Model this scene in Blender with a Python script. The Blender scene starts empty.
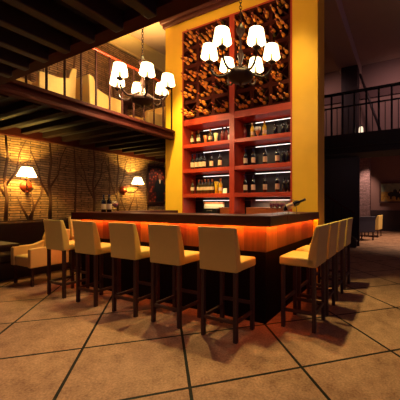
import bpy, bmesh, math, random
from mathutils import Vector, Matrix
random.seed(11)
PI = math.pi
scene = bpy.context.scene
col = scene.collection

# ------------------------------------------------------------------ materials
def lin(h):
    h = h.lstrip('#')
    r = []
    for i in (0, 2, 4):
        v = int(h[i:i+2], 16) / 255
        r.append(v / 12.92 if v <= .04045 else ((v + .055) / 1.055) ** 2.4)
    return (r[0], r[1], r[2], 1)

def new_mat(name):
    m = bpy.data.materials.new(name); m.use_nodes = True
    nt = m.node_tree
    return m, nt, nt.nodes['Principled BSDF']

def plain(name, c, rough=.5, metal=0, var=.12, scale=12, bump=0, spec=.5, stretch=None):
    m, nt, b = new_mat(name)
    tc = nt.nodes.new('ShaderNodeTexCoord')
    nz = nt.nodes.new('ShaderNodeTexNoise'); nz.inputs['Scale'].default_value = scale
    nz.inputs['Detail'].default_value = 4
    if stretch:
        mp = nt.nodes.new('ShaderNodeMapping'); mp.inputs['Scale'].default_value = stretch
        nt.links.new(tc.outputs['Object'], mp.inputs['Vector']); nt.links.new(mp.outputs[0], nz.inputs['Vector'])
    else:
        nt.links.new(tc.outputs['Object'], nz.inputs['Vector'])
    mx = nt.nodes.new('ShaderNodeMix'); mx.data_type = 'RGBA'
    c = lin(c) if isinstance(c, str) else c
    mx.inputs[6].default_value = tuple(x * (1 - var) for x in c[:3]) + (1,)
    mx.inputs[7].default_value = tuple(min(1, x * (1 + var)) for x in c[:3]) + (1,)
    nt.links.new(nz.outputs[0], mx.inputs[0]); nt.links.new(mx.outputs[2], b.inputs['Base Color'])
    b.inputs['Roughness'].default_value = rough; b.inputs['Metallic'].default_value = metal
    b.inputs['Specular IOR Level'].default_value = spec
    if bump:
        bp = nt.nodes.new('ShaderNodeBump'); bp.inputs['Strength'].default_value = bump
        bp.inputs['Distance'].default_value = .01
        nt.links.new(nz.outputs[0], bp.inputs['Height']); nt.links.new(bp.outputs[0], b.inputs['Normal'])
    return m

def wood(name, c, rough=.35, axis=0, var=.35):
    st = [9, 9, 9]; st[axis] = .8
    return plain(name, c, rough, 0, var, 3.0, 0, .5, tuple(st))

def emit(name, c, s):
    m, nt, b = new_mat(name)
    b.inputs['Base Color'].default_value = c
    b.inputs['Emission Color'].default_value = c
    b.inputs['Emission Strength'].default_value = s
    return m

def glass(name, c, rough=.03, alpha=.35):
    m, nt, b = new_mat(name)
    b.inputs['Base Color'].default_value = lin(c); b.inputs['Roughness'].default_value = rough
    b.inputs['Transmission Weight'].default_value = 1; b.inputs['IOR'].default_value = 1.3
    return m

def veil(name, c, alpha):
    m, nt, b = new_mat(name)
    b.inputs['Base Color'].default_value = lin(c); b.inputs['Roughness'].default_value = .05
    b.inputs['Alpha'].default_value = alpha; b.inputs['Specular IOR Level'].default_value = .9
    return m

def floor_mat():
    m, nt, b = new_mat('sealed_stone_floor')
    N = nt.nodes.new; L = nt.links.new
    tc = N('ShaderNodeTexCoord')
    mp = N('ShaderNodeMapping'); mp.inputs['Rotation'].default_value = (0, 0, -PI/4)   # tile axes at 45 degrees
    L(tc.outputs['Object'], mp.inputs['Vector'])
    sp = N('ShaderNodeSeparateXYZ'); L(mp.outputs[0], sp.inputs[0])
    def line(out, off, pitch, w):
        a = N('ShaderNodeMath'); a.operation = 'SUBTRACT'; L(out, a.inputs[0]); a.inputs[1].default_value = off - pitch*20
        d = N('ShaderNodeMath'); d.operation = 'DIVIDE'; L(a.outputs[0], d.inputs[0]); d.inputs[1].default_value = pitch
        p = N('ShaderNodeMath'); p.operation = 'PINGPONG'; L(d.outputs[0], p.inputs[0]); p.inputs[1].default_value = .5
        l = N('ShaderNodeMath'); l.operation = 'LESS_THAN'; L(p.outputs[0], l.inputs[0]); l.inputs[1].default_value = w/pitch/2
        return l.outputs[0]
    g1 = line(sp.outputs[0], .183, .876, .024); g2 = line(sp.outputs[1], 2.088, .860, .024)
    mxm = N('ShaderNodeMath'); mxm.operation = 'MAXIMUM'; L(g1, mxm.inputs[0]); L(g2, mxm.inputs[1])
    n1 = N('ShaderNodeTexNoise'); n1.inputs['Scale'].default_value = 2.2; n1.inputs['Detail'].default_value = 6
    n2 = N('ShaderNodeTexNoise'); n2.inputs['Scale'].default_value = 55; n2.inputs['Detail'].default_value = 8; n2.inputs['Roughness'].default_value = .7
    n3 = N('ShaderNodeTexNoise'); n3.inputs['Scale'].default_value = 9; n3.inputs['Detail'].default_value = 8
    for n in (n1, n2, n3): L(tc.outputs['Object'], n.inputs['Vector'])
    ad = N('ShaderNodeMath'); ad.operation = 'MULTIPLY_ADD'; L(n2.outputs[0], ad.inputs[0]); ad.inputs[1].default_value = 2.2; L(n1.outputs[0], ad.inputs[2])
    ad2 = N('ShaderNodeMath'); ad2.operation = 'ADD'; L(ad.outputs[0], ad2.inputs[0]); L(n3.outputs[0], ad2.inputs[1])
    mr = N('ShaderNodeMapRange'); L(ad2.outputs[0], mr.inputs[0])
    mr.inputs[1].default_value = 1.5; mr.inputs[2].default_value = 2.7
    cr = N('ShaderNodeValToRGB'); L(mr.outputs[0], cr.inputs[0])
    cr.color_ramp.elements[0].color = lin('#624234'); cr.color_ramp.elements[1].color = lin('#b08870')
    mx = N('ShaderNodeMix'); mx.data_type = 'RGBA'; L(mxm.outputs[0], mx.inputs[0])
    L(cr.outputs[0], mx.inputs[6]); mx.inputs[7].default_value = lin('#060404')
    L(mx.outputs[2], b.inputs['Base Color'])
    b.inputs['Roughness'].default_value = .6; b.inputs['Specular IOR Level'].default_value = .15
    bp = N('ShaderNodeBump'); bp.inputs['Strength'].default_value = .15; bp.inputs['Distance'].default_value = .01
    L(n2.outputs[0], bp.inputs['Height']); L(bp.outputs[0], b.inputs['Normal'])
    return m

def brick_mat(name, c1, c2, mortar, axes='YZ', bw=.34, rh=.048):
    m, nt, b = new_mat(name)
    N = nt.nodes.new; L = nt.links.new
    tc = N('ShaderNodeTexCoord'); sp = N('ShaderNodeSeparateXYZ'); L(tc.outputs['Object'], sp.inputs[0])
    cb = N('ShaderNodeCombineXYZ'); L(sp.outputs['XYZ'.index(axes[0])], cb.inputs[0]); L(sp.outputs['XYZ'.index(axes[1])], cb.inputs[1])
    nz = N('ShaderNodeTexNoise'); nz.inputs['Scale'].default_value = 3.2; L(cb.outputs[0], nz.inputs['Vector'])
    sc = N('ShaderNodeVectorMath'); sc.operation = 'SCALE'; L(nz.outputs[1], sc.inputs[0]); sc.inputs['Scale'].default_value = .06
    av = N('ShaderNodeVectorMath'); av.operation = 'ADD'; L(cb.outputs[0], av.inputs[0]); L(sc.outputs[0], av.inputs[1])
    br = N('ShaderNodeTexBrick'); L(av.outputs[0], br.inputs['Vector'])
    br.inputs['Scale'].default_value = 1; br.inputs['Brick Width'].default_value = bw; br.inputs['Row Height'].default_value = rh
    br.inputs['Mortar Size'].default_value = .008; br.inputs['Mortar Smooth'].default_value = .4
    br.inputs['Color1'].default_value = lin(c1); br.inputs['Color2'].default_value = lin(c2); br.inputs['Mortar'].default_value = lin(mortar)
    n2 = N('ShaderNodeTexNoise'); n2.inputs['Scale'].default_value = 14; n2.inputs['Detail'].default_value = 6; L(cb.outputs[0], n2.inputs['Vector'])
    mr = N('ShaderNodeMapRange'); L(n2.outputs[0], mr.inputs[0]); mr.inputs[1].default_value = .3; mr.inputs[2].default_value = .7
    mr.inputs[3].default_value = .6; mr.inputs[4].default_value = 1.25
    vm = N('ShaderNodeVectorMath'); vm.operation = 'SCALE'; L(br.outputs[0], vm.inputs[0]); L(mr.outputs[0], vm.inputs['Scale'])
    L(vm.outputs[0], b.inputs['Base Color']); b.inputs['Roughness'].default_value = .85
    bp = N('ShaderNodeBump'); bp.inputs['Strength'].default_value = .6; bp.inputs['Distance'].default_value = .012
    inv = N('ShaderNodeMath'); inv.operation = 'SUBTRACT'; inv.inputs[0].default_value = 1; L(br.outputs[1], inv.inputs[1])
    ad = N('ShaderNodeMath'); ad.operation = 'MULTIPLY'; L(inv.outputs[0], ad.inputs[0]); L(n2.outputs[0], ad.inputs[1])
    L(ad.outputs[0], bp.inputs['Height']); L(bp.outputs[0], b.inputs['Normal'])
    return m

M = dict(
    floor=floor_mat(),
    brick=brick_mat('split_stone_wall', '#a5805a', '#7e6044', '#3c2c22'),
    brickx=brick_mat('rose_stone_pillar', '#a08078', '#876a62', '#55423c', 'XZ', .3, .07),
    yellow=plain('yellow_plaster', (.86, .47, .024, 1), .55, 0, .07, 5),
    railboard=plain('dusky_rail_board', '#4e342e', .85, 0, .1),
    crown=wood('dark_crown_mahogany', '#4a160c', .5, 0),
    cornice=plain('cream_plaster', '#d8b878', .7, 0, .05),
    ceil=plain('cream_ceiling_plaster', '#c8a88c', .85, 0, .05, 4),
    dimwall=plain('dusty_plaster', '#7a5c50', .85, 0, .08, 4),
    darkwall=wood('dark_panelling', '#2a1a18', .6, 2),
    beam=wood('dark_beam_wood', '#2c1610', .55, 1),
    beamx=plain('dark_joist_wood', '#1c0c07', .85, 0, .3, 3, 0, .15, (.8,9,9)),
    soffit=plain('dark_soffit_boards', '#140d0c', .8, 0, .2),
    fascia=plain('mahogany_fascia', '#3c100a', .75, 0, .25, 3, 0, .15, (9,.8,9)),
    mahog=wood('mahogany', '#b6381a', .45, 0),
    mahogv=wood('mahogany_upright', '#b6381a', .45, 2),
    rackbox=plain('rack_wood', '#40140b', .85, 0, .25, 3, 0, .1, (.8,9,9)),
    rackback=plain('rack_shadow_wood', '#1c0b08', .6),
    top=plain('dark_counter_wood', '#3e120b', .5, 0, .3, 3, 0, .25, (.8,9,9)),
    barbody=plain('shade_black_bar_body', '#0d0708', .9, 0, .12, 12, 0, .1),  # near-black: shade on the lower bar front put into the colour
    pan_orange=wood('orange_veneer', '#5e3018', .5, 2, .6),
    pan_red=wood('red_veneer', '#4a1008', .5, 2, .6),
    pan_amber=wood('amber_veneer', '#744822', .5, 2, .6),
    leather=plain('tan_leather', '#d2b560', .5, 0, .05, 20),
    leg=wood('stool_leg_wood', '#34130b', .55, 2),
    cream=plain('cream_upholstery', '#e6c070', .6, 0, .05, 20),
    blue=plain('slate_upholstery', '#3c3a4c', .7, 0, .08, 20),
    darkleather=plain('brown_black_leather', '#240e0a', .75, 0, .15, 12, 0, .2),
    tablewood=plain('dark_table_wood', '#32120c', .65, 0, .25, 3, 0, .2, (9,.8,9)),
    bronze=plain('dark_bronze', '#2e160e', .6, .15, .2, 12, 0, .3),
    copper=plain('aged_copper', '#8a3416', .5, .3, .3),
    iron=plain('black_iron', '#120f10', .5, .4, .1),
    redrail=plain('red_brown_iron', '#30100a', .8, 0, .1, 12, 0, .2),
    steel=plain('brushed_steel', '#8a7a6c', .35, .7, .1),
    shade=emit('lit_lamp_shade', (1, .78, .46, 1), 3.2),
    sshade=emit('lit_sconce_shade', (1, .74, .38, 1), 6.0),
    bulb=emit('glowing_bulb', (1, .55, .15, 1), 15),
    candle=emit('glowing_candle_glass', (1, .74, .5, 1), 1.2),
    led=emit('white_led', (1, .92, .82, 1), 1.5),
    redled=emit('amber_led', (1, .17, .012, 1), 120),
    downlight=emit('downlight_lens', (1, .8, .55, 1), 8),
    foil=plain('copper_foil', '#c05a2a', .4, .1, .2, 30),
    goldfoil=plain('gold_foil', '#d08038', .4, .1, .2, 30),
    lit_shoulder=plain('lit_amber_shoulder', '#f0983c', .25, 0, .2, 20, 0, .8),  # bright amber: light on the rack bottle shoulders put into the colour
    darkglass=plain('black_bottle_glass', '#100b0c', .1, 0, .1, 20, 0, .8),
    oliveglass=plain('olive_bottle_glass', '#4a3a14', .12, 0, .2, 20, 0, .8),
    yellowglass=plain('yellow_liquor', '#d8a818', .15, 0, .15, 20, 0, .8),
    redglass=plain('red_liquor', '#7a1c10', .12, 0, .15, 20, 0, .8),
    label=plain('paper_label', '#e0c098', .7, 0, .05),
    bluelabel=plain('blue_foil_neck', '#1a2450', .3, .2, .1),
    white=plain('white_card', '#f0e8d8', .7, 0, .03),
    clear=veil('clear_glass', '#f0e8e0', .16),
    wine=plain('red_wine', '#8a1018', .1, 0, .1),
    tree=plain('painted_tree_brown', '#4e2e1c', .8, 0, .15),
    frame=wood('dark_picture_frame', '#33190f', .4, 1),
    frame2=wood('brown_picture_frame', '#4a3026', .5, 0),
    suit=plain('black_painted_suit', '#0c0a10', .6),
    skin=plain('painted_face', '#8a4a30', .6),
    orange=plain('lit_orange_wood', '#b8602a', .4, 0, .2),
    beige=plain('beige_box', '#e4cc94', .6, 0, .1),
)

def picture_mat(name, stops, scale):
    m, nt, b = new_mat(name)
    tc = nt.nodes.new('ShaderNodeTexCoord'); nz = nt.nodes.new('ShaderNodeTexVoronoi' if scale > 10 else 'ShaderNodeTexNoise')
    nz.inputs['Scale'].default_value = scale
    nt.links.new(tc.outputs['Object'], nz.inputs['Vector'])
    cr = nt.nodes.new('ShaderNodeValToRGB'); nt.links.new(nz.outputs[0], cr.inputs[0])
    e = cr.color_ramp.elements
    e[0].position, e[0].color = stops[0][0], lin(stops[0][1]); e[1].position, e[1].color = stops[-1][0], lin(stops[-1][1])
    for p, c in stops[1:-1]:
        n = e.new(p); n.color = lin(c)
    nt.links.new(cr.outputs[0], b.inputs['Base Color']); b.inputs['Roughness'].default_value = .5
    return m
M['bokeh'] = picture_mat('red_spotted_canvas', [(0, '#d8703a'), (.22, '#a83a1c'), (.45, '#4a140c'), (1, '#1a0808')], 12)
M['ochre'] = picture_mat('ochre_field_paint', [(.3, '#6a4a18'), (.5, '#b08430'), (.7, '#7a6a38')], 5)
M['teal'] = picture_mat('pale_sky_paint', [(.3, '#5a6a58'), (.7, '#90906a')], 4)

# ------------------------------------------------------------------ mesh builder
class MB:
    def __init__(self): self.bm = bmesh.new(); self.mats = []
    def mi(self, m):
        if m not in self.mats: self.mats.append(m)
        return self.mats.index(m)
    def _fin(self, verts, m, mat):
        if mat is not None:
            for v in verts: v.co = mat @ v.co
        i = self.mi(m); s = set(verts)
        for f in {f for v in verts for f in v.link_faces}: f.material_index = i
    def box(self, a, b, m, bev=0, seg=2, mat=None):
        """axis aligned from corner a to corner b"""
        r = bmesh.ops.create_cube(self.bm, size=1)
        vs = r['verts']
        c = [(a[i]+b[i])/2 for i in range(3)]; d = [abs(b[i]-a[i]) for i in range(3)]
        for v in vs: v.co = Vector((c[i] + v.co[i]*d[i] for i in range(3)))
        if bev:
            es = list({e for v in vs for e in v.link_edges})
            r = bmesh.ops.bevel(self.bm, geom=es, offset=bev, segments=seg, affect='EDGES', profile=.5)
            vs = list({v for f in r['faces'] for v in f.verts} | {v for v in vs if v.is_valid})
        self._fin(vs, m, mat); return self
    def prism(self, pts, lo, hi, m, axis=0, bev=0, mat=None, seg=2):
        """polygon pts (2-D) extruded along axis"""
        def P(p, t):
            q = [p[0], p[1]]; q.insert(axis, t); return Vector(q)
        A = [self.bm.verts.new(P(p, lo)) for p in pts]; B = [self.bm.verts.new(P(p, hi)) for p in pts]
        n = len(pts)
        fs = [self.bm.faces.new(A), self.bm.faces.new(B[::-1])]
        for i in range(n): fs.append(self.bm.faces.new((A[i], B[i], B[(i+1) % n], A[(i+1) % n])))
        bmesh.ops.recalc_face_normals(self.bm, faces=fs)
        vs = A + B
        if bev:
            es = list({e for v in vs for e in v.link_edges})
            r = bmesh.ops.bevel(self.bm, geom=es, offset=bev, segments=seg, affect='EDGES', profile=.5)
            vs = list({v for f in r['faces'] for v in f.verts} | {v for v in vs if v.is_valid})
        self._fin(vs, m, mat); return self
    def lathe(self, prof, m, n=20, mat=None, cap=True):
        rings = []
        for r, z in prof:
            rings.append([self.bm.verts.new((max(r, 1e-4)*math.cos(2*PI*k/n), max(r, 1e-4)*math.sin(2*PI*k/n), z)) for k in range(n)])
        fs = []
        for a, b in zip(rings, rings[1:]):
            for k in range(n): fs.append(self.bm.faces.new((a[k], a[(k+1) % n], b[(k+1) % n], b[k])))
        if cap:
            fs.append(self.bm.faces.new(rings[0][::-1])); fs.append(self.bm.faces.new(rings[-1]))
        for f in fs: f.smooth = True
        self._fin([v for r in rings for v in r], m, mat); return self
    def tube(self, pts, r, m, n=8, mat=None, flat=None):
        pts = [Vector(p) for p in pts]; rings = []
        rr = r if isinstance(r, (list, tuple)) else [r]*len(pts)
        for i, p in enumerate(pts):
            t = (pts[min(i+1, len(pts)-1)] - pts[max(i-1, 0)]).normalized()
            up = Vector((0, 0, 1)) if abs(t.z) < .95 else Vector((1, 0, 0))
            u = t.cross(up).normalized(); w = t.cross(u).normalized()
            ring = []
            for k in range(n):
                d = (u*math.cos(2*PI*k/n) + w*math.sin(2*PI*k/n)) * rr[i]
                if flat is not None: d[flat[0]] *= flat[1]
                ring.append(self.bm.verts.new(p + d))
            rings.append(ring)
        fs = []
        for a, b in zip(rings, rings[1:]):
            for k in range(n): fs.append(self.bm.faces.new((a[k], b[k], b[(k+1) % n], a[(k+1) % n])))
        fs.append(self.bm.faces.new(rings[0])); fs.append(self.bm.faces.new(rings[-1][::-1]))
        for f in fs: f.smooth = True
        self._fin([v for r in rings for v in r], m, mat); return self
    def torus(self, R, r, m, mat=None, n=12, k=6):
        ring = [(R*math.cos(2*PI*i/n), R*math.sin(2*PI*i/n), 0) for i in range(n)]
        vs = []
        for i in range(n):
            a = 2*PI*i/n
            vs.append([self.bm.verts.new(((R+r*math.cos(2*PI*j/k))*math.cos(a), (R+r*math.cos(2*PI*j/k))*math.sin(a), r*math.sin(2*PI*j/k))) for j in range(k)])
        for i in range(n):
            for j in range(k):
                f = self.bm.faces.new((vs[i][j], vs[(i+1) % n][j], vs[(i+1) % n][(j+1) % k], vs[i][(j+1) % k])); f.smooth = True
        self._fin([v for r_ in vs for v in r_], m, mat); return self
    def build(self, name, parent=None, loc=None, smooth=False):
        bmesh.ops.recalc_face_normals(self.bm, faces=self.bm.faces[:])
        me = bpy.data.meshes.new(name)
        if smooth:
            for f in self.bm.faces: f.smooth = True
        self.bm.to_mesh(me); self.bm.free()
        for m in self.mats: me.materials.append(m)
        o = bpy.data.objects.new(name, me); col.objects.link(o)
        if parent: o.parent = parent
        if loc: o.location = loc
        return o

def tag(o, label=None, cat=None, group=None, kind=None):
    if label: o['label'] = label
    if cat: o['category'] = cat
    if group: o['group'] = group
    if kind: o['kind'] = kind
    return o
def thing(name, label, cat, loc=(0, 0, 0), rz=0, group=None):
    o = bpy.data.objects.new(name, None); col.objects.link(o)
    o.location = loc; o.rotation_euler = (0, 0, rz); o.empty_display_size = .1
    return tag(o, label, cat, group)
def struct(mb, name, label, cat, parent=None):
    o = mb.build(name, parent); 
    return tag(o, label, cat, None, 'structure')
def dup(root, loc, rz, label, group=None):
    def cp(o, par):
        c = o.copy(); col.objects.link(c)
        if par: c.parent = par
        for ch in [x for x in bpy.data.objects if x.parent == o]: cp(ch, c)
        return c
    r = cp(root, None); r.location = loc; r.rotation_euler = (0, 0, rz)
    r['label'] = label
    if group: r['group'] = group
    return r
def rotz(a): return Matrix.Rotation(a, 4, 'Z')
def tr(x, y, z): return Matrix.Translation((x, y, z))

# ------------------------------------------------------------------ setting
ML, MF = -4.35, 1.62        # edges of the left and the near gallery
WL = -6.6                   # left stone wall
struct(MB().box((WL-.2, -4.2, -.1), (4.7, 15.8, 0), M['floor']), 'floor', 'brown stone tile floor laid diagonally with dark joints', 'floor')
wl = struct(MB().box((WL-.2, -4.2, 0), (WL, 15.8, 5.7), M['brick']), 'wall_left', 'tan split stone wall with dark tree mural on the left', 'wall')
struct(MB().box((WL, 9.9, 4.0), (4.5, 15.8, 4.15), M['ceil']), 'ceiling_far', 'dim plaster ceiling beyond the rear gallery', 'ceiling')
struct(MB().box((WL, 15.6, 0), (4.5, 15.8, 4.0), M['dimwall']).box((WL, 15.56, 0), (4.5, 15.6, 1.02), M['darkwall']),
       'wall_back', 'dim far wall with dark wainscot below the rear gallery', 'wall')
struct(MB().box((WL, 9.7, 2.88), (4.5, 9.9, 5.7), M['dimwall']), 'wall_gallery', 'dusky brown wall behind the upper rear gallery', 'wall')
struct(MB().box((-2.9, 9.63, 4.62), (4.5, 9.7, 4.86), M['railboard']), 'trim_1', 'dark red rail board along the rear gallery wall', 'trim')
struct(MB().box((WL-.2, 1.2, 5.7), (4.7, 15.8, 5.85), M['ceil']), 'ceiling', 'dark mauve plaster ceiling high over the bar', 'ceiling')
# cornice on the left wall
struct(MB().prism([(WL, 5.7), (WL+.34, 5.7), (WL+.34, 5.66), (WL+.26, 5.62), (WL+.1, 5.46), (WL+.06, 5.42), (WL+.06, 5.37), (WL, 5.37)], -4, 9.7, M['cornice'], axis=1),
       'trim_2', 'pale cream cornice along the top of the stone wall', 'cornice')
# galleries
struct(MB().box((WL, -4, 2.78), (4.5, MF-.12, 2.95), M['soffit']).box((WL, MF-.12, 2.70), (4.5, MF, 2.98), M['fascia']), 'floor_gallery_front', 'dark boarded underside of the gallery overhead with edge beam', 'gallery floor')
struct(MB().box((WL, MF, 2.76), (ML-.1, 9.7, 2.86), M['soffit']), 'floor_gallery_left', 'dark boarded gallery floor beside the stone wall', 'gallery floor')
struct(MB().box((ML-.1, MF, 2.68), (ML, 4.66, 2.86), M['fascia']).box((ML, MF, 2.81), (ML+.05, 4.66, 2.87), M['fascia'], .012)
       .box((ML, MF, 2.68), (ML+.025, 4.66, 2.735), M['fascia'], .01), 'trim_3', 'moulded mahogany fascia along the left gallery edge', 'fascia')
struct(MB().box((WL, MF, 2.60), (WL+.1, 9.7, 2.76), M['fascia']), 'trim_4', 'reddish wall plate under the left gallery', 'trim')
struct(MB().box((-4.2, 6.8, 2.80), (4.5, 9.9, 2.88), M['soffit']).box((-4.2, 6.78, 2.46), (4.5, 6.82, 2.9), M['soffit']).box((-4.2, 6.74, 2.60), (4.5, 6.78, 2.65), M['soffit']),
       'floor_gallery_rear', 'dark rear gallery floor with deep fascia', 'gallery floor')
for k in range(9):
    x = -1.95 - .345*k if k < 8 else -1.6
    tag(MB().box((x-.045, -4, 2.64), (x+.045, MF-.12, 2.78), M['beam'], .008).build('ceiling_beam'), 'dark wooden beam running under the overhead gallery', 'beam', 'beams under the overhead gallery', 'structure')
for k in range(21):
    y = 1.75 + .373*k
    x1 = ML-.1 if y < 4.6 else -4.62
    tag(MB().box((WL+.1, y-.05, 2.66), (x1, y+.05, 2.76), M['beamx'], .008).build('ceiling_joist'), 'brown wooden joist under the left gallery', 'joist', 'joists under the left gallery', 'structure')
struct(MB().box((-1.75, 4.9, 5.35), (-1.2, 9.7, 5.7), M['ceil'], .01), 'ceiling_beam', 'broad mauve plaster beam running to the gallery pillar', 'beam')
struct(MB().box((-1.66, 8.8, 2.88), (-1.2, 9.2, 5.35), M['darkwall']), 'pillar', 'dark square pillar standing on the rear gallery', 'pillar')
tag(MB().tube([(-1.2, 9.3, 5.28), (-.62, 9.3, 3.45)], .035, M['darkwall'], 4).build('wall_brace'), 'slanting dark brace beside the gallery pillar', 'brace', None, 'structure')
struct(MB().box((-2.05, 15.3, 0), (-1.5, 15.56, 4.0), M['brickx']), 'pillar', 'rosy stone pillar on the far wall below the gallery', 'pillar')
struct(MB().box((-4.2, 9.55, 0), (-1.25, 9.65, 2.8), M['darkwall']), 'wall_partition', 'dark panelled partition behind the staircase', 'partition')
# tall yellow centre wall with its opening
CX0, CX1, CY0, CY1 = -4.605, -1.255, 4.68, 5.12
OX0, OX1, OZ = -4.13, -1.695, 4.93
struct(MB().box((CX0, CY0, 0), (OX0, CY1, 5.7), M['yellow']).box((OX1, CY0, 0), (CX1, CY1, 5.7), M['yellow'])
       .box((OX0, CY0, OZ), (OX1, CY1, 5.7), M['yellow']).box((OX0, CY1-.02, 0), (OX1, CY1, OZ), M['yellow']),
       'wall_center', 'tall yellow plaster wall holding the wine cabinet', 'wall')
cm = MB()
for (z0, z1, d) in ((5.12, 5.2, .05), (5.2, 5.3, .09), (5.3, 5.46, .16), (5.46, 5.56, .26), (5.56, 5.69, .32)):
    cm.box((CX0-d, CY0-d, z0), (CX1+.01, CY0, z1), M['crown'], .012)
    cm.box((CX0-d, CY0, z0), (CX0, CY1, z1), M['crown'], .012)
struct(cm, 'trim_5', 'stepped mahogany crown moulding atop the yellow wall', 'crown moulding')

# ------------------------------------------------------------------ painted trees on the stone wall
tm = MB()
def wall_line(pts, r):
    """stroke on the stone wall: (distance along wall, height) pairs, tapering"""
    n = len(pts)
    tm.tube([(WL+.002, y, z) for y, z in pts], [.75*r*(1-.55*i/(n-1)) for i in range(n)], M['tree'], 8, None, (0, .06))
for base in ((2.62, .9), (3.38, 1.0), (4.35, .9), (5.0, 1.0)):
    y = base[0]; s = base[1]
    wall_line([(y, 1.0), (y+.02, 1.4), (y-.02, 1.8), (y+.03, 2.2), (y, 2.6)], .05*s)
    wall_line([(y, 1.45), (y-.16, 1.75), (y-.22, 2.05), (y-.36, 2.4)], .03*s)
    wall_line([(y, 1.65), (y+.17, 1.95), (y+.22, 2.3), (y+.32, 2.55)], .028*s)
    wall_line([(y-.18, 1.85), (y-.34, 1.98), (y-.42, 2.12)], .016*s)
    wall_line([(y+.19, 2.05), (y+.36, 2.15), (y+.42, 2.3)], .014*s)
for y, z0, z1 in ((2.35, 1.0, 1.6), (3.05, 1.0, 1.55), (3.9, 1.0, 2.55), (4.75, 1.0, 2.5), (5.6, 1.0, 1.5), (6.0, 1.0, 2.5), (2.2, 2.0, 2.6)):
    wall_line([(y, z0), (y+.03, (z0+z1)/2), (y-.01, z1)], .03)
for y in (3.0, 5.3):
    wall_line([(y, 1.0), (y+.1, 1.25), (y+.22, 1.5), (y+.24, 1.7)], .036)
    wall_line([(y, 1.0), (y-.12, 1.25), (y-.2, 1.45)], .034)
for y in (3.0, 3.9, 4.9, 5.9):        # upper storey
    wall_line([(y, 2.9), (y+.03, 3.6), (y-.03, 4.3), (y+.05, 5.1)], .05)
    wall_line([(y, 3.5), (y+.25, 4.0), (y+.3, 4.6)], .03)
    wall_line([(y, 3.9), (y-.2, 4.3), (y-.3, 4.8)], .026)
tm.build('tree_mural', wl)['label'] = 'dark brown bare trees painted on the stone'

# ------------------------------------------------------------------ the bar
BX0, BX1, BY = -4.74, -1.23, 2.74
bar = thing('bar_counter', 'long wooden bar with dark top and glowing orange front panels', 'bar', (0, 0, 0))
D = .5
MB().box((BX0, BY, 1.095), (BX1, BY+D, 1.18), M['top'], .008).box((BX0, BY, 1.066), (BX1, BY+.015, 1.10), M['top']).box((BX1-.015, BY+.015, 1.066), (BX1, CY0-.005, 1.10), M['top']).box((BX0, BY+.015, 1.066), (BX0+.015, CY0-.005, 1.10), M['top']).box((BX1-D, BY+D, 1.095), (BX1, CY0-.005, 1.18), M['top'], .008)\
    .box((BX0, BY+D, 1.095), (BX0+D, CY0-.005, 1.18), M['top'], .008).build('countertop', bar)
PI_ = .12
MB().box((BX0+PI_, BY+PI_, .0), (BX1-PI_, BY+D-.06, 1.095), M['barbody']).box((BX1-D+.06, BY+D-.06, 0), (BX1-PI_, CY0-.005, 1.095), M['barbody'])\
    .box((BX0+PI_, BY+D-.06, 0), (BX0+D-.06, CY0-.005, 1.095), M['barbody']).build('carcass', bar)
seq = ['orange', 'orange', 'red', 'orange', 'red', 'amber', 'amber', 'red', 'orange', 'red', 'amber', 'orange']
nf = len(seq); x0, x1 = BX0+PI_-.02, BX1-PI_+.02
for i, c in enumerate(seq):
    a = x0 + (x1-x0)*i/nf; b = x0 + (x1-x0)*(i+1)/nf
    p = MB().box((a+.001, BY+PI_-.02, .78), (b-.001, BY+PI_, 1.09), M['pan_'+c]).build('front_panel', bar)
seq2 = ['amber', 'orange', 'red', 'orange', 'red', 'orange']
y0, y1 = BY+PI_, CY0-.01
for i, c in enumerate(seq2):
    a = y0 + (y1-y0)*i/6; b = y0 + (y1-y0)*(i+1)/6
    MB().box((BX1-PI_, a+.001, .78), (BX1-PI_+.02, b-.001, 1.09), M['pan_'+c]).build('front_panel', bar)
    MB().box((BX0+PI_-.02, a+.001, .78), (BX0+PI_, b-.001, 1.09), M['pan_'+c]).build('front_panel', bar)
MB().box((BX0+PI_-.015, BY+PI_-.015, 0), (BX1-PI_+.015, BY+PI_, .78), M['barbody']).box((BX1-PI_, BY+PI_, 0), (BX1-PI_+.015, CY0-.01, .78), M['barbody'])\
    .box((BX0+PI_-.015, BY+PI_, 0), (BX0+PI_, CY0-.01, .78), M['barbody']).build('shade_kick_panel', bar)  # black lower front paints the dark fall-off below the LED glow
MB().box((BX0+.05, BY+.0152, 1.071), (BX1-.05, BY+.022, 1.088), M['redled']).build('led_strip', bar)['label'] = 'glowing orange light strip under front edge'
MB().box((BX1-.022, BY+.05, 1.071), (BX1-.0152, CY0-.02, 1.088), M['redled']).build('led_strip', bar)['label'] = 'glowing orange light strip under right edge'
MB().box((BX0+.0152, BY+.05, 1.071), (BX0+.022, CY0-.02, 1.088), M['redled']).build('led_strip', bar)['label'] = 'glowing orange light strip under left edge'

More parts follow.
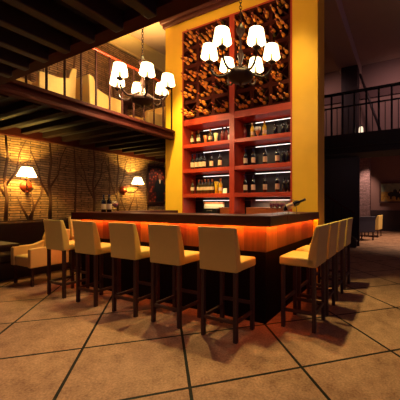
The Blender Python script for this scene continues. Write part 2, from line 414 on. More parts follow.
# ------------------------------------------------------------------ bar stools
def make_stool(label):
    t = thing('bar_stool', label, 'bar stool', (0, 0, 0), 0, 'bar stools around the bar')
    MB().box((-.215, -.19, .66), (.215, .205, .755), M['leather'], .022, 3).build('seat', t, smooth=True)
    prof = [(-.10, .70), (-.125, .85), (-.158, .98), (-.190, 1.083), (-.238, 1.088), (-.222, .96), (-.208, .81), (-.20, .66), (-.10, .66)]
    MB().prism(prof, -.215, .215, M['leather'], 0, .013, None, 2).build('backrest', t)
    for sx in (-1, 1):
        for sy in (-1, 1):
            x = sx*.188; y = -.17 if sy < 0 else .165
            MB().prism([(x-.019, y-.019), (x+.019, y-.019), (x+.019, y+.019), (x-.019, y+.019)], 0, .67, M['leg'], 2, .003).build('leg', t)
        MB().box((sx*.188-.012, -.16, .17), (sx*.188+.012, .155, .205), M['leg'], .003).build('stretcher', t)
    MB().box((-.18, -.182, .17), (.18, -.158, .205), M['leg'], .003).build('stretcher', t)
    MB().box((-.18, .153, .26), (.18, .177, .295), M['leg'], .003).build('stretcher', t)
    return t
stool = make_stool('tan leather bar stool at the right end of the front row, by the bar corner')
stool.location = (-1.59, 2.495, 0)
for x, l in ((-2.28, 'tan leather bar stool second from the bar corner in the front row'), (-2.94, 'middle tan leather bar stool of the five in the front row'),
             (-3.67, 'tan leather bar stool second from the left end of the front row'), (-4.37, 'tan leather bar stool at the left end of the front row')):
    dup(stool, (x, 2.495, 0), 0, l)
for y, l in ((3.07, 'tan bar stool nearest to viewer along the right side of the bar'), (3.60, 'second tan bar stool from the corner along the right side of the bar'),
             (4.16, 'third tan bar stool from the corner along the right side of the bar'), (4.74, 'tan bar stool beside the yellow wall, last on the right side of bar')):
    dup(stool, (-.98, y, 0), PI/2, l)
dup(stool, (-5.02, 3.20, 0), -PI/2, 'tan bar stool at the left end of the bar, behind the front row')

# ------------------------------------------------------------------ wine cabinet
cab = thing('wine_cabinet', 'tall mahogany wine cabinet with bottle racks above lit shelves', 'cabinet', (0, 0, 0))
FY = CY0; BK = CY1-.03
MX0, MX1 = -2.955, -2.845
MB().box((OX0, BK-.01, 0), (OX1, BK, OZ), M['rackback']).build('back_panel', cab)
MB().box((OX0, FY-.004, 0), (OX0+.03, BK-.01, OZ), M['mahogv']).box((OX1-.03, FY-.004, 0), (OX1, BK-.01, OZ), M['mahogv'])\
    .box((OX0+.03, FY-.004, OZ-.03), (OX1-.03, BK-.01, OZ), M['mahog']).build('carcass', cab)
MB().box((MX0, FY-.012, 0), (MX1, BK-.01, OZ-.03), M['mahogv']).build('center_post', cab)
RZ0, RZ1 = 3.06, OZ-.03
cols = [(OX0+.03, MX0), (MX1, OX1-.03)]
for (a, b) in cols:
    MB().box((a, FY-.008, 2.935), (b, BK-.01, RZ0), M['mahog'], .004).build('rack_board', cab)
    for z in (2.03, 2.545, 1.52):
        MB().box((a, FY-.006, z-.075), (b, BK-.01, z), M['mahog'], .004).build('shelf', cab)
    for z in (2.935, 2.47, 1.955, 1.445):
        w = b-a
        MB().box((a+(.30 if True else 0), BK-.125, z-.064), (b-.002, BK-.112, z-.054), M['led']).build('led_strip', cab)
        MB().box((a+.01, BK-.123, z-.064), (a+.30, BK-.112, z-.054), M['steel']).build('led_bracket', cab)
RP = (RZ1-RZ0)/5
cells = []
for side, (a, b) in enumerate(cols):
    cw = (b-a)/3
    for r in range(5):
        for c in range(3):
            xa, xb = a+cw*c, a+cw*(c+1); za, zb = RZ0+RP*r, RZ0+RP*(r+1)
            m = MB(); fr = .036
            m.box((xa, FY, za), (xa+fr, BK-.02, zb), M['rackbox']).box((xb-fr, FY, za), (xb, BK-.02, zb), M['rackbox'])
            m.box((xa+fr, FY, za), (xb-fr, BK-.02, za+fr), M['rackbox']).box((xa+fr, FY, zb-fr), (xb-fr, BK-.02, zb), M['rackbox'])
            cx, cz = (xa+xb)/2, (za+zb)/2
            wx, wz = (xb-xa)/2-fr, (zb-za)/2-fr
            L = math.hypot(wx, wz); an = math.atan2(wz, wx)
            for s in (-1, 1):
                m.box((-L+.004, FY+.02, -.007), (L-.004, BK-.03, .007), M['rackbox'], mat=tr(cx, 0, cz) @ Matrix.Rotation(s*an, 4, 'Y'))
            m.build('rack_cell', cab)
            cells.append((side, r, c, cx, cz, wx, wz))
# back ledge in the lowest bay
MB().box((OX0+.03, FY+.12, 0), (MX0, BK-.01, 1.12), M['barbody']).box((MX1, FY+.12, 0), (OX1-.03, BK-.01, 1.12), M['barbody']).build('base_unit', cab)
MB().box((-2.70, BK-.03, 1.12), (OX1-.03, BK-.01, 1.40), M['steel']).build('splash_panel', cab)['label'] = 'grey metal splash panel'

# bottles lying in the racks
def rack_bottle(foil, body):
    m = MB(); R90 = Matrix.Rotation(PI/2, 4, 'X')       # local z -> -y : neck towards the room
    m.lathe([(.025, 0), (.030, .006), (.030, .150)], M['darkglass'], 14, R90).lathe([(.030, .150), (.0305, .170), (.029, .192), (.022, .215), (.0135, .233)], body, 14, R90)  # dark body, bright shoulder: the lit highlight is painted on
    m.lathe([(.0125, .230), (.0115, .29), (.0135, .292), (.0135, .303), (.0115, .304), (.0115, .312)], foil, 12, R90)
    return m.build('wine_bottle')
protos = [rack_bottle(M['foil'], M['lit_shoulder']), rack_bottle(M['goldfoil'], M['lit_shoulder']), rack_bottle(M['foil'], M['oliveglass'])]
RN = ['bottom', 'second lowest', 'middle', 'second highest', 'top']; CN = ['left', 'middle', 'right']; SN = ['left rack', 'right rack']
FN = ['copper-necked', 'gold-necked', 'copper-necked dark']
used = set()
for side, r, c, cx, cz, wx, wz in cells:
    lo = -wz+.032
    slots = [('lower wedge', -.062, lo), ('lower wedge', 0, lo), ('lower wedge', .062, lo), ('lower wedge', 0, lo+.060),
             ('left wedge', -wx+.032, -.055), ('left wedge', -wx+.032, .009), ('right wedge', wx-.032, -.055), ('right wedge', wx-.032, .009),
             ('upper wedge', 0, .056), ('upper wedge', -.035, .113), ('upper wedge', .035, .113)]
    drop = random.sample(range(11), 4)
    for i, (wn, dx, dz) in enumerate(slots):
        if i in drop: continue
        k = random.choice([0, 0, 0, 1, 1, 1, 2])
        if k not in used: o = protos[k]; used.add(k)
        else: o = protos[k].copy(); col.objects.link(o)
        o.location = (cx+dx, FY+.17+random.uniform(-.02, .02), cz+dz)
        tag(o, f'{FN[k]} wine bottle lying in {wn}, {CN[c]} cell of {RN[r]} row, {SN[side]}', 'bottle', 'wine bottles lying in the racks')

# bottles and things standing on the shelves
def std_bottle(name, body, lab, foil, h=.29, lh=(.05, .14)):
    m = MB(); k = h/.30; r = .034
    m.lathe([(r-.004, 0), (r, .005), (r, .185*k), (.030, .20*k), (.015, .225*k), (.0135, .245*k)], body, 16)
    m.lathe([(.0140, .245*k), (.0140, .285*k), (.016, .287*k), (.016, .296*k), (.012, .30*k)], foil, 12)
    t = m.build(name)
    if lab: MB().lathe([(r+.0012, lh[0]), (r+.0012, lh[1])], lab, 16, cap=False).build('paper_label', t)
    return t
# PX: sight line of a column of the photograph, used once to find how far along a shelf each bottle stands
def along(px, Y):
    f, p0, yw = 288.5, 252., math.radians(27.85); u = (px-p0)/f
    rx, ry = -math.sin(yw)+math.cos(yw)*u, math.cos(yw)+math.sin(yw)*u
    return rx/ry*Y
Yb = FY+.13
kinds = {}
def put(kind, px, z, label, Y=Yb, group=None, cat='bottle'):
    mk = {'wine': lambda: std_bottle('wine_bottle', M['darkglass'], M['label'], M['bluelabel'], .30),
          'amber': lambda: std_bottle('liquor_bottle', M['oliveglass'], M['label'], M['goldfoil'], .27, (.07, .13)),
          'gold': lambda: std_bottle('liquor_bottle', M['yellowglass'], M['label'], M['goldfoil'], .27, (.05, .11)),
          'slim': lambda: std_bottle('liquor_bottle', M['darkglass'], None, M['iron'], .24),
          'red': lambda: std_bottle('liquor_bottle', M['redglass'], None, M['redrail'], .26)}[kind]
    if kind in kinds: o = dup(kinds[kind], (0, 0, 0), 0, label)
    else: o = mk(); kinds[kind] = o
    o.location = (along(px, Y), Y, z+.0015); o.rotation_euler = (0, 0, 0); o.scale = (1.12, 1.12, 1.1)
    return tag(o, label, cat, group or 'bottles standing on the lit shelves')
OR = ['first', 'second', 'third', 'fourth', 'fifth', 'sixth', 'seventh']
for i, px in enumerate((192.3, 198.5, 210.3)): put('amber', px, 2.545, f'olive liquor bottle, {OR[i]} from left on top lit shelf of left bay')
for i, px in enumerate((222.5, 226.5)): put('red', px, 2.545, f'dark red bottle, {OR[i]} of two by the center post, top left shelf')
put('red', 245, 2.545, 'slim red bottle beside the center post, top lit shelf of right bay')
put('gold', 252.3, 2.545, 'yellow liquor bottle left of the white cup, top right shelf')
put('gold', 264.5, 2.545, 'yellow liquor bottle right of the white cup, top right shelf')
for i, px in enumerate((275.5, 283, 288)): put('slim', px, 2.545, f'unlit dark bottle, {OR[i]} of three at right end of top shelf')
for i, px in enumerate((192.5, 196.5, 200.3, 204, 211.3, 220)): put('wine', px, 2.03, f'white-labelled wine bottle, {OR[i]} from left, middle lit shelf of left bay')
for i, px in enumerate((245.4, 253.2, 265, 277.3)): put('wine', px, 2.03, f'white-labelled wine bottle, {OR[i]} from left, middle lit shelf of right bay')
for i, px in enumerate((283.5, 288.2)): put('slim', px, 2.03, f'unlit dark bottle, {OR[i]} of two at right end of middle shelf')
for i, px in enumerate((192.5, 198.8, 202, 205, 208.6, 212.2)): put('amber', px, 1.52, f'olive liquor bottle, {OR[i]} from left on lowest lit shelf of left bay')
put('gold', 220.6, 1.52, 'yellow liquor bottle beside the white card on the lowest left shelf')
for i, px in enumerate((245.4, 253.2, 265, 277.3)): put('wine', px, 1.52, f'white-labelled wine bottle, {OR[i]} from left, lowest lit shelf of right bay')
for i, px in enumerate((284.5, 288.8)): put('slim', px, 1.52, f'unlit dark bottle, {OR[i]} of two at right end of lowest shelf')
def tumbler(px, z, mat, label, h=.17, name='glass_jar'):
    o = MB().lathe([(.03, 0), (.034, .004), (.028, h*.45), (.046, h), (.043, h), (.026, h*.47), (.02, .01)], mat, 18).build(name)
    o.location = (along(px, Yb), Yb, z+.0015); return tag(o, label, 'jar', None)
tumbler(205.5, 2.545, M['orange'], 'amber flared jar between bottles on the top left shelf')
tumbler(216, 2.545, M['beige'], 'beige flared jar right of the bottles on the top left shelf', .19)
tumbler(216.4, 1.52, M['yellowglass'], 'yellow funnel-shaped jar on the lowest left shelf', .24)
cup = thing('goblet', 'white cup on an orange stem on the top right shelf', 'cup', (along(257.7, Yb), Yb, 2.5465))
MB().lathe([(.035, 0), (.035, .008), (.012, .02), (.012, .05), (.035, .09), (.04, .13)], M['orange'], 16).build('stem', cup)
MB().lathe([(.04, .13), (.052, .135), (.058, .20), (.054, .20), (.05, .14)], M['white'], 16).build('bowl', cup)
o = MB().prism([(-.045, 0), (.05, 0), (.04, .10), (-.04, .10)], -.006, .006, M['white'], 1, mat=Matrix.Rotation(-.2, 4, 'X')).build('place_card')
o.location = (along(225.2, Yb), Yb-.02, 1.523); tag(o, 'small white card standing at the right end of the lowest left shelf', 'card')
o = MB().prism([(-.04, 0), (.04, 0), (.04, .13), (-.04, .13)], -.006, .006, M['white'], 1).build('place_card')
o.location = (along(229.3, Yb), Yb, 2.546); tag(o, 'white card against the center post on the top left shelf', 'card')
# lowest bay
bx = thing('storage_box', 'beige slatted box standing in the lowest left bay behind the bar', 'box', (along(214, 5.03), 5.03, 1.1215))
MB().box((-.24, -.035, 0), (.24, .035, .20), M['beige'], .006).build('body', bx)
MB().box((-.25, -.045, .20), (.25, .04, .225), M['orange'], .004).build('lid', bx)
dk = thing('tray', 'dark low tray in front of the beige box', 'tray', (along(212, 4.76), 4.735, 1.1215))
MB().box((-.17, -.06, 0), (.17, .05, .012), M['iron']).box((-.17, -.06, .012), (.17, -.05, .1), M['iron']).box((-.17, .04, .012), (.17, .05, .1), M['iron'])\
    .box((-.17, -.05, .012), (-.16, .04, .1), M['iron']).box((.16, -.05, .012), (.17, .04, .1), M['iron']).build('body', dk)
MB().tube([(-.06, -.062, .05), (-.06, -.075, .06), (.06, -.075, .06), (.06, -.062, .05)], .005, M['steel']).build('handle', dk)
for a, b, l in ((-2.66, -1.74, 'long orange wooden chest below the grey splash panel'), (-3.29, -2.97, 'small orange wooden chest left of the center post')):
    t = thing('wooden_chest', l, 'box', ((a+b)/2, 4.86, 1.1215)); w = (b-a)/2
    MB().box((-w, -.06, 0), (w, .06, .105), M['orange'], .004).build('body', t)
    MB().box((-w-.004, -.065, .105), (w+.004, .065, .125), M['orange'], .004).build('lid', t)

# ------------------------------------------------------------------ on the bar
for x, y, l in ((along(103.7, 2.95), 2.95, 'left dark wine bottle standing on the bar before the stone wall'), (along(109.2, 2.98), 2.98, 'dark wine bottle on the bar beside the red wine glass')):
    o = dup(kinds['wine'], (x, y, 1.18), 0, l, 'wine bottles on the bar top'); o.scale = (1.05, 1.05, .93)
def wine_glass(label):
    t = thing('wine_glass', label, 'wine glass', (0, 0, 0), 0, 'wine glasses on the bar')
    MB().lathe([(.030, 0), (.030, .002), (.006, .006), (.0035, .012), (.0035, .072), (.006, .078)], M['clear'], 18).build('stem', t)
    MB().lathe([(.005, .078), (.022, .088), (.033, .112), (.034, .135), (.029, .170), (.0278, .170), (.0326, .135), (.0316, .113), (.021, .0895), (.004, .080)], M['clear'], 20, cap=False).build('bowl', t)
    MB().lathe([(.004, .0805), (.0205, .0905), (.031, .1135), (.0322, .138)], M['wine'], 20).build('wine', t)
    return t
wg = wine_glass('red wine glass beside the two bottles at the left of the bar'); wg.location = (along(115.2, 2.93), 2.93, 1.18); wg.scale = (1.3, 1.3, 1.0)
for i, px in enumerate((272.2, 277.2, 282.2)):
    g = dup(wg, (along(px, 3.02), 3.02, 1.18), 0, ['left', 'middle', 'right'][i] + ' red wine glass of three in a row on the bar by the tilted bottle'); g.scale = (.95, .95, .95)
hx, hyy = along(291.5, 3.40), 3.40
hold = thing('bottle_holder', 'curved wire bottle holder on the right arm of the bar', 'bottle holder', (hx, hyy, 1.18))
arc = [(-.10+.09*math.cos(a)*1.0+.07, -.045, .10+.10*math.sin(a)) for a in [PI*k/10 for k in range(11)]]
MB().tube([(-.10, -.05, .005), (.09, -.05, .005), (.09, .05, .005), (-.10, .05, .005), (-.10, -.05, .005)], .004, M['steel']).build('base_ring', hold)
MB().tube([(-.08, -.05, .005), (-.085, -.048, .06), (-.075, -.045, .12), (-.045, -.03, .165), (0, 0, .182), (.03, .03, .17), (.045, .045, .12), (.05, .05, .06), (.05, .05, .005)], .004, M['steel']).build('arch', hold)
MB().tube([(-.06, -.05, .005), (-.06, -.045, .035), (-.06, 0, .028), (-.06, .045, .035), (-.06, .05, .005)], .004, M['steel']).build('cradle', hold)
tb = std_bottle('wine_bottle', M['darkglass'], M['label'], M['bluelabel'], .30)
tb.location = (hx-.105, hyy, 1.18+.065); tb.rotation_euler = (0, math.radians(66), math.radians(12))
tag(tb, 'dark wine bottle lying tilted in the wire holder on the bar', 'bottle', 'wine bottles on the bar top')

# ------------------------------------------------------------------ chandeliers
def chandelier(label):
    t = thing('chandelier', label, 'chandelier', (0, 0, 0), 0, 'chandeliers over the bar')
    Z0 = 2.93
    MB().lathe([(.0, Z0-.10), (.02, Z0-.095), (.012, Z0-.075), (.03, Z0-.06), (.10, Z0-.05), (.155, Z0-.015), (.172, Z0+.03), (.165, Z0+.05), (.12, Z0+.075), (.05, Z0+.10), (.03, Z0+.13)], M['bronze'], 28).build('bowl', t)
    MB().lathe([(.03, Z0+.13), (.018, Z0+.18), (.03, Z0+.24), (.045, Z0+.28), (.03, Z0+.33), (.014, Z0+.38), (.014, Z0+.52), (.03, Z0+.55), (.055, Z0+.60), (.055, Z0+.63), (.03, Z0+.67), (.012, Z0+.72)], M['bronze'], 18).build('column', t)
    m = MB(); z = Z0+.745; k = 0
    while z < 5.66:
        m.torus(.026, .006, M['bronze'], tr(0, 0, z) @ rotz(PI/2*(k % 2)) @ Matrix.Rotation(PI/2, 4, 'X') @ Matrix.Diagonal((.65, 1, 1, 1)), 10, 5); z += .041; k += 1
    m.build('chain', t)
    MB().lathe([(.02, 5.62), (.07, 5.66), (.075, 5.699)], M['bronze'], 18).build('ceiling_rose', t)
    R = .40
    for k in range(6):
        q = rotz(k*PI/3)
        MB().tube([(.06, 0, Z0+.12), (.12, 0, Z0+.085), (.20, 0, Z0+.03), (.28, 0, Z0+.015), (.345, 0, Z0+.045), (.390, 0, Z0+.11), (.40, 0, Z0+.19)], [.015, .016, .016, .015, .014, .014, .014], M['bronze'], 8, q).build('arm', t)
        MB().lathe([(.014, Z0+.185), (.045, Z0+.20), (.05, Z0+.215), (.018, Z0+.22), (.016, Z0+.25)], M['bronze'], 14, q @ tr(R, 0, 0)).build('candle_cup', t)
        MB().lathe([(.014, Z0+.25), (.014, Z0+.31), (.01, Z0+.32)], M['cream'], 10, q @ tr(R, 0, 0)).build('candle', t)
        MB().lathe([(.110, Z0+.265), (.084, Z0+.415), (.081, Z0+.415), (.107, Z0+.265)], M['shade'], 26, q @ tr(R, 0, 0), cap=False).build('lamp_shade', t)
    return t
ch = chandelier('six-shade bronze chandelier hanging before the wine rack'); ch.location = (-1.868, 3.22, 0); ch.rotation_euler = (0, 0, math.radians(27.85))
ch2 = dup(ch, (-3.655, 3.22, 0), math.radians(27.85), 'six-shade bronze chandelier hanging beside the left gallery railing')

# ------------------------------------------------------------------ sconces on the stone wall
def sconce(label, ex, ey):
    t = thing('wall_sconce', label, 'wall lamp', (0, 0, 0), 0, 'sconces on the stone wall')
    RX = Matrix.Rotation(PI/2, 4, 'Y')
    MB().lathe([(.11, .0), (.11, .012), (.09, .03), (.06, .04), (.05, .06), (.0, .065)], M['copper'], 22, RX).lathe([(.018, 0), (.03, .03), (.0, .05)], M['copper'], 10, tr(.05, 0, -.13)).build('backplate', t)
    MB().tube([(.05, 0, 0), (.12, ey*.3, -.06), (ex*.75, ey*.7, -.06), (ex, ey, .02), (ex, ey, .14)], .013, M['bronze']).build('arm', t)
    MB().lathe([(.014, .10), (.035, .115), (.035, .13), (.016, .14), (.015, .19)], M['bronze'], 14, tr(ex, ey, 0)).build('socket', t)
    MB().lathe([(.02, .19), (.03, .22), (.022, .26), (.0, .275)], M['bulb'], 12, tr(ex, ey, 0)).build('bulb', t)
    MB().lathe([(.158, .175), (.085, .35), (.082, .35), (.155, .175)], M['sshade'], 28, tr(ex, ey, 0), cap=False).build('lamp_shade', t)
    return t, (ex, ey)
s1, e1 = sconce('white-shaded copper sconce on the stone wall nearest the viewer', .25, -.10); s1.location = (WL, 2.95, 1.66)
s2, e2 = sconce('white-shaded copper sconce on the stone wall nearer the framed picture', .28, .24); s2.location = (WL, 5.17, 1.68)

# ------------------------------------------------------------------ framed picture on the stone wall
pf = thing('framed_picture', 'dark framed picture of a black-suited figure on the stone wall', 'picture', (WL, 6.45, 1.32))
MB().box((0, -.50, 0), (.05, .50, .07), M['frame'], .01).box((0, -.50, 1.05), (.05, .50, 1.12), M['frame'], .01)\
    .box((0, -.50, .07), (.05, -.43, 1.05), M['frame'], .01).box((0, .43, .07), (.05, .50, 1.05), M['frame'], .01).build('frame', pf)
cv = MB().box((.004, -.43, .07), (.02, .43, 1.05), M['bokeh']).build('canvas', pf)
MB().prism([(-.16, .07), (.17, .07), (.16, .35), (.22, .38), (.20, .60), (.12, .72), (.04, .75), (-.06, .75), (-.14, .70), (-.20, .58), (-.22, .36), (-.15, .36)], .02, .024, M['suit'], 0)\
    .prism([(-.05, .74), (.05, .74), (.0, .60)], .024, .026, M['label'], 0)\
    .prism([(.065*math.cos(a), .83+.09*math.sin(a)) for a in [2*PI*k/14 for k in range(14)]], .0205, .0255, M['skin'], 0).build('painted_figure', cv)

# ------------------------------------------------------------------ armchairs, banquette, tables
def armchair(name, label, mat, group):
    """tub armchair facing -y, seat 0.44 high"""
    t = thing(name, label, 'armchair', (0, 0, 0), 0, group)
    MB().box((-.27, -.35, .30), (.27, .20, .47), mat, .035, 3).build('seat', t, smooth=True)
    pr = [(.16, .30), (.15, .50), (.19, .72), (.25, .86), (.35, .88), (.335, .7), (.325, .45), (.32, .30)]
    MB().prism(pr, -.37, .37, mat, 0, .02).build('backrest', t)
    for s in (-1, 1):
        a, b = (.265*s, .37*s) if s > 0 else (.37*s, .265*s)
        MB().prism([(-.37, .30), (-.37, .59), (-.33, .605), (.0, .61), (.16, .66), (.20, .66), (.2, .30)], a, b, mat, 0, .016).build('armrest', t)
        for y in (-.31, .27):
            MB().prism([(.31*s-.02, y-.02), (.31*s+.02, y-.02), (.31*s+.02, y+.02), (.31*s-.02, y+.02)], 0, .30, M['leg'], 2).build('leg', t)
    return t
ac = armchair('armchair', 'cream armchair lit yellow beside the stone wall, left of the stools', M['cream'], 'cream armchairs'); ac.location = (-5.465, 2.675, 0); ac.scale = (.85, .85, 1)
for y, r, l in ((2.82, 0, 'cream armchair on the left gallery nearest the front corner'), (3.68, PI, 'cream armchair on the left gallery with its back to its neighbour'),
                (5.08, 0, 'cream armchair on the left gallery closest to the yellow wall')):
    o = dup(ac, (-5.55, y, 2.86), r, l); o.scale = (.95, .85 if r == 0 else 1.0, 1)
ot = thing('ottoman', 'low cream ottoman at the front end of the left gallery', 'ottoman', (-5.5, 2.16, 2.86))
MB().box((-.27, -.27, .08), (.27, .27, .41), M['cream'], .04, 3).build('cushion', ot, smooth=True)
for sx in (-1, 1):
    for sy in (-1, 1): MB().box((sx*.22-.02, sy*.22-.02, 0), (sx*.22+.02, sy*.22+.02, .09), M['leg']).build('leg', ot)
def round_table(label, loc):
    t = thing('round_table', label, 'table', loc, 0, 'round dark tables')
    MB().lathe([(.30, .70), (.31, .71), (.31, .735), (.30, .74)], M['tablewood'], 28).build('tabletop', t)
    MB().lathe([(.19, 0), (.19, .02), (.04, .05), (.035, .40), (.05, .70)], M['tablewood'], 18).build('pedestal', t)
    return t
round_table('dark round table on the left gallery between two armchairs', (-5.6, 4.45, 2.86))
bq = thing('banquette', 'long dark leather banquette along the foot of the stone wall', 'banquette', (0, 0, 0))
MB().box((WL+.015, -1.5, .0), (WL+.06, 6.9, 1.0), M['darkleather']).box((WL+.05, -1.5, .44), (WL+.2, 6.9, .98), M['darkleather'], .03).build('backrest', bq)
MB().box((WL+.06, -1.5, .30), (WL+.62, 6.9, .45), M['darkleather'], .03).build('seat', bq)
MB().box((WL+.06, -1.5, 0), (WL+.55, 6.9, .30), M['darkwall']).build('base', bq)
dt = thing('dining_table', 'dark wooden table between the banquette and the viewer, left edge', 'table', (-5.35, 1.70, 0))
MB().box((-.42, -.42, .70), (.42, .42, .74), M['tablewood'], .006).build('tabletop', dt)
MB().lathe([(.22, 0), (.22, .02), (.05, .05), (.045, .40), (.06, .70)], M['tablewood'], 18).build('pedestal', dt)
# far right seating
bc = armchair('armchair', 'slate blue tub armchair on the far floor below the rear gallery', M['blue'], 'armchairs on the far floor')
bc.location = (-1.42, 11.3, 0); bc.rotation_euler = (0, 0, -2.3)
dup(ac, (-1.12, 12.7, 0), -PI/2-.15, 'cream armchair at the far wall seen from the side, below the painting', 'armchairs on the far floor')
dup(ac, (-1.95, 13.0, 0), PI/2+.2, 'cream armchair on the far floor behind the slate blue armchair', 'armchairs on the far floor')

# ------------------------------------------------------------------ railings
rl = thing('gallery_railing', 'reddish iron railing with slim posts along the left gallery', 'railing', (0, 0, 0))
MB().tube([(ML-.04, MF+.02, 3.80), (ML-.04, 4.66, 3.80)], .022, M['mahog'], 10).build('handrail', rl)
for k in range(13):
    y = 1.72 + .243*k
    MB().box((ML-.052, y-.012, 2.86), (ML-.028, y+.012, 3.79), M['redrail'], .003).build('post', rl)
rr = thing('gallery_railing', 'black iron railing with two rails along the rear gallery', 'railing', (0, 0, 0))
MB().box((-4.2, 6.825, 3.83), (4.4, 6.875, 3.885), M['iron']).build('top_rail', rr)
MB().box((-4.2, 6.835, 3.53), (4.4, 6.865, 3.56), M['iron']).build('mid_rail', rr)
for k in range(25):
    x = -4.05 + .25*k + .004*k
    if x > 2: break
    MB().box((x-.02, 6.83, 2.88), (x+.02, 6.87, 3.83), M['iron']).build('post', rr)
    MB().box((x+.127-.008, 6.84, 2.88), (x+.127+.008, 6.86, 3.53), M['iron']).build('baluster', rr)
cl = thing('candle_lantern', 'tiny glowing candle lantern on the rear gallery floor behind the railing', 'lantern', (along(361, 7.0), 7.0, 2.88))
MB().lathe([(.05, 0), (.055, .015), (.05, .03)], M['iron'], 14).build('base', cl)
MB().lathe([(.045, .03), (.05, .08), (.045, .17), (.03, .2)], M['candle'], 14).build('glass', cl)
MB().lathe([(.034, .2), (.036, .215), (.01, .24)], M['iron'], 14).build('cap', cl)

# ------------------------------------------------------------------ staircase below the rear gallery
st = thing('staircase', 'dark staircase with slanting handrail below the rear gallery', 'staircase', (-1.32, 9.2, 0))
n = 9
for i in range(n):
    x = -.26*(i+1); z = .19*(i+1)
    MB().box((x, -.0, z-.04), (x+.29, .30, z), M['darkwall'], .004).build('tread', st)
    MB().box((x+.24, .0, z-.19), (x+.26, .30, z-.04), M['darkwall']).build('riser', st)
MB().prism([(0, 0), (.04, 0), (.04, .26), (-.26*n, .19*n+.1), (-.26*n, .19*n-.3), (-.35, 0)], -.04, -.001, M['darkwall'], 1).build('stringer', st)
MB().tube([(.0, -.02, 1.02), (-.26*n, -.02, .19*n+1.0-.15)], .025, M['fascia'], 8).build('handrail', st)
for i in range(n):
    x = -.26*(i+.5)
    MB().box((x-.012, -.032, .19*(i+.5)+.1), (x+.012, -.008, .19*(i+.5)+.98-.02*i), M['iron']).build('baluster', st)
# painting on the far wall
pt = thing('framed_painting', 'wide framed painting of dark animals in an ochre field', 'painting', (-.28, 15.56, 1.38))
w, h = .82, 1.02
MB().box((-w, -.05, 0), (w, 0, .08), M['frame2'], .01).box((-w, -.05, h-.08), (w, 0, h), M['frame2'], .01).box((-w, -.05, .08), (-w+.08, 0, h-.08), M['frame2'], .01)\
    .box((w-.08, -.05, .08), (w, 0, h-.08), M['frame2'], .01).build('frame', pt)
cv = MB().box((-w+.08, -.02, .08), (w-.08, -.004, .55), M['ochre']).box((-w+.08, -.02, .55), (w-.08, -.004, h-.08), M['teal']).build('canvas', pt)
m = MB()
for x, z, a, b in ((-.28, .42, .16, .12), (.02, .40, .20, .14), (-.12, .56, .09, .10), (.12, .58, .08, .1), (.42, .36, .12, .1), (-.05, .26, .05, .12), (.1, .25, .04, .1), (-.3, .28, .04, .12)):
    m.prism([(x+a*math.cos(q), z+b*math.sin(q)) for q in [2*PI*k/12 for k in range(12)]], -.024-.001*len(m.bm.faces)/40, -.02, M['suit'], 1)
m.prism([(.06, .46), (.14, .46), (.12, .56), (.08, .56)], -.03, -.02, M['label'], 1)
m.build('painted_animals', cv)

# ------------------------------------------------------------------ lamps and added fill lights
def aim(p, q):
    return (Vector(q)-Vector(p)).to_track_quat('-Z', 'Y').to_euler()
def light(name, kind, loc, energy, color, size=.05, rot=None, **kw):
    d = bpy.data.lights.new(name, kind); d.energy = energy; d.color = color
    if kind == 'AREA':
        d.shape = 'RECTANGLE'; d.size = size; d.size_y = kw.pop('size_y', size)
    else: d.shadow_soft_size = size
    for k, v in kw.items(): setattr(d, k, v)
    o = bpy.data.objects.new(name, d); col.objects.link(o); o.location = loc
    if rot: o.rotation_euler = rot
    return o
WARM = (1, .70, .38)
for cx, cy, ca, nm, pw in ((-1.868, 3.22, 27.85, 'rack', 4.5), (-3.655, 3.22, 27.85, 'gallery', 72)):
    for k in ((0, 1, 2) if nm == 'rack' else (1, 2)):
        a = math.radians(ca+30+120*k)
        light('chandelier_fill_'+nm, 'POINT', (cx+.34*math.cos(a), cy+.34*math.sin(a), 3.27), pw, (1, .72, .36), .04)  # added unseen points between the shades, standing in for their glow
for s, e, nm in ((s1, e1, 'near'), (s2, e2, 'far')):
    light('sconce_bulb_'+nm, 'POINT', (s.location.x+e[0], s.location.y+e[1], s.location.z+.27), 125, (1, .61, .11), .03)
# recessed downlights in the overhead gallery
dn = []
for i, (x, y, p) in enumerate(((-3.9, .1, 75), (-1.3, -.5, 55), (1.4, .2, 18), (-2.3, -1.8, 60), (.4, -1.6, 50))):
    t = thing('ceiling_downlight', 'round recessed downlight in the overhead gallery soffit', 'ceiling light', (x, y, 2.78), 0, 'downlights overhead')
    MB().lathe([(.075, -.012), (.075, 0), (.055, 0), (.055, -.012)], M['steel'], 20).build('ring', t)
    MB().lathe([(.054, -.004), (.054, 0)], M['downlight'], 20).build('lens', t)
    light('downlight', 'SPOT', (x, y, 2.74), p, (1, .62, .43), .06, (0, 0, 0), spot_size=math.radians(140), spot_blend=.9)
light('picture_fill', 'SPOT', (-5.75, 6.35, 2.62), 30, (1, .7, .4), .05, (math.radians(40), 0, PI/2), spot_size=math.radians(70), spot_blend=.7)  # added fill to brighten the picture, no fixture there
light('gallery_ceiling_fill', 'SPOT', (-5.3, 4.4, 4.3), 330, (1, .62, .2), .1, (PI, 0, 0), spot_size=math.radians(110), spot_blend=.7)  # added unseen source, brightens the ceiling and cornice over the gallery
light('rear_gallery_fill', 'SPOT', (.0, 8.0, 4.9), 75, (1, .62, .66), .2, aim((0, 8, 4.9), (-.2, 9.7, 4.0)), spot_size=math.radians(120), spot_blend=.8)  # added unseen source, brightens the upper rear wall
light('far_floor_fill', 'SPOT', (.1, 11.9, 3.8), 760, (1, .68, .42), .1, (0, 0, 0), spot_size=math.radians(95), spot_blend=.8)  # added unseen source, brightens the far floor and its chairs
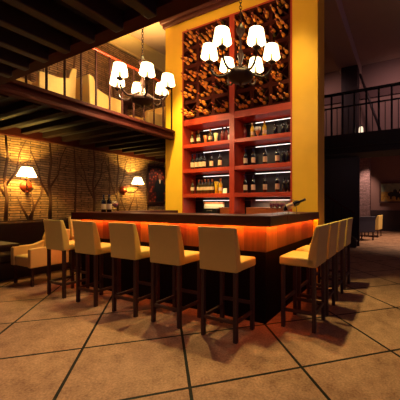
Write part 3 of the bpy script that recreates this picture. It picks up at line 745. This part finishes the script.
for x, y, p, l, q, ang in ((-3.45, 3.2, 1400, 'left end', (-4.3, 4.65, 1.2), 40), (-1.85, 3.45, 640, 'corner', (-1.3, 2.8, 0), 54),
                           (-3.4, 3.45, 520, 'middle', (-3.4, 2.5, 0), 54), (-1.75, 4.15, 450, 'right arm', (-1.2, 4.0, 0), 46)):
    t = thing('ceiling_spotlight', f'small round spotlight in the high ceiling over the {l} of the bar', 'ceiling light', (x, y, 5.70), 0, 'spotlights over the bar')
    MB().lathe([(.065, -.03), (.07, 0), (.05, 0), (.05, -.03)], M['steel'], 20).build('ring', t)
    MB().lathe([(.049, -.006), (.049, 0)], M['downlight'], 20).build('lens', t)
    light('bar_spot', 'SPOT', (x, y, 5.64), p, (1, .78, .26), .05, aim((x, y, 5.64), q), spot_size=math.radians(ang), spot_blend=.6)
light('pillar_fill', 'SPOT', (-1.5, 14.3, 3.9), 300, (1, .64, .54), .06, aim((-1.5, 14.3, 3.9), (-1.72, 15.3, 1.9)), spot_size=math.radians(48), spot_blend=.9)  # added unseen spot to brighten the stone pillar
light('stair_fill', 'POINT', (-1.7, 8.0, 2.55), 2.5, (1, .7, .8), .1)  # added faint fill so the staircase is not black
light('rear_gallery_side_fill', 'SPOT', (-2.5, 8.2, 5.0), 45, (1, .62, .60), .15, aim((-2.5, 8.2, 5.0), (-2.1, 9.7, 4.2)), spot_size=math.radians(110), spot_blend=.8)  # added fill hidden behind the yellow wall, brightens left of the pillar
for a, b in cols:
    for z in (2.935, 2.47, 1.955, 1.445):
        light('shelf_led', 'AREA', ((a+.30+b)/2, BK-.14, z-.07), 1.0 if z > 1.5 else 3.0, (1, .86, .66), b-a-.34, (math.radians(-20), 0, 0), size_y=.02)

w = bpy.data.worlds.new('ambient_fill'); scene.world = w; w.use_nodes = True
w.node_tree.nodes['Background'].inputs[0].default_value = (.48, .32, .70, 1)
w.node_tree.nodes['Background'].inputs[1].default_value = .14  # purple ambient fill added to lift the shadows, no source in the room

# ------------------------------------------------------------------ camera
cam = bpy.data.cameras.new('camera'); co = bpy.data.objects.new('camera', cam); col.objects.link(co)
co.location = (0, 0, 1.3); co.rotation_euler = (PI/2, 0, math.radians(27.85))
cam.sensor_width = 36; cam.lens = 288.5/400*36; cam.shift_x = -.13; cam.shift_y = .0115
cam.clip_start = .05
scene.camera = co
vs_ = scene.view_settings
vs_.view_transform = 'Standard'; vs_.look = 'None'; vs_.gamma = 1; vs_.use_curve_mapping = False
vs_.exposure = .27
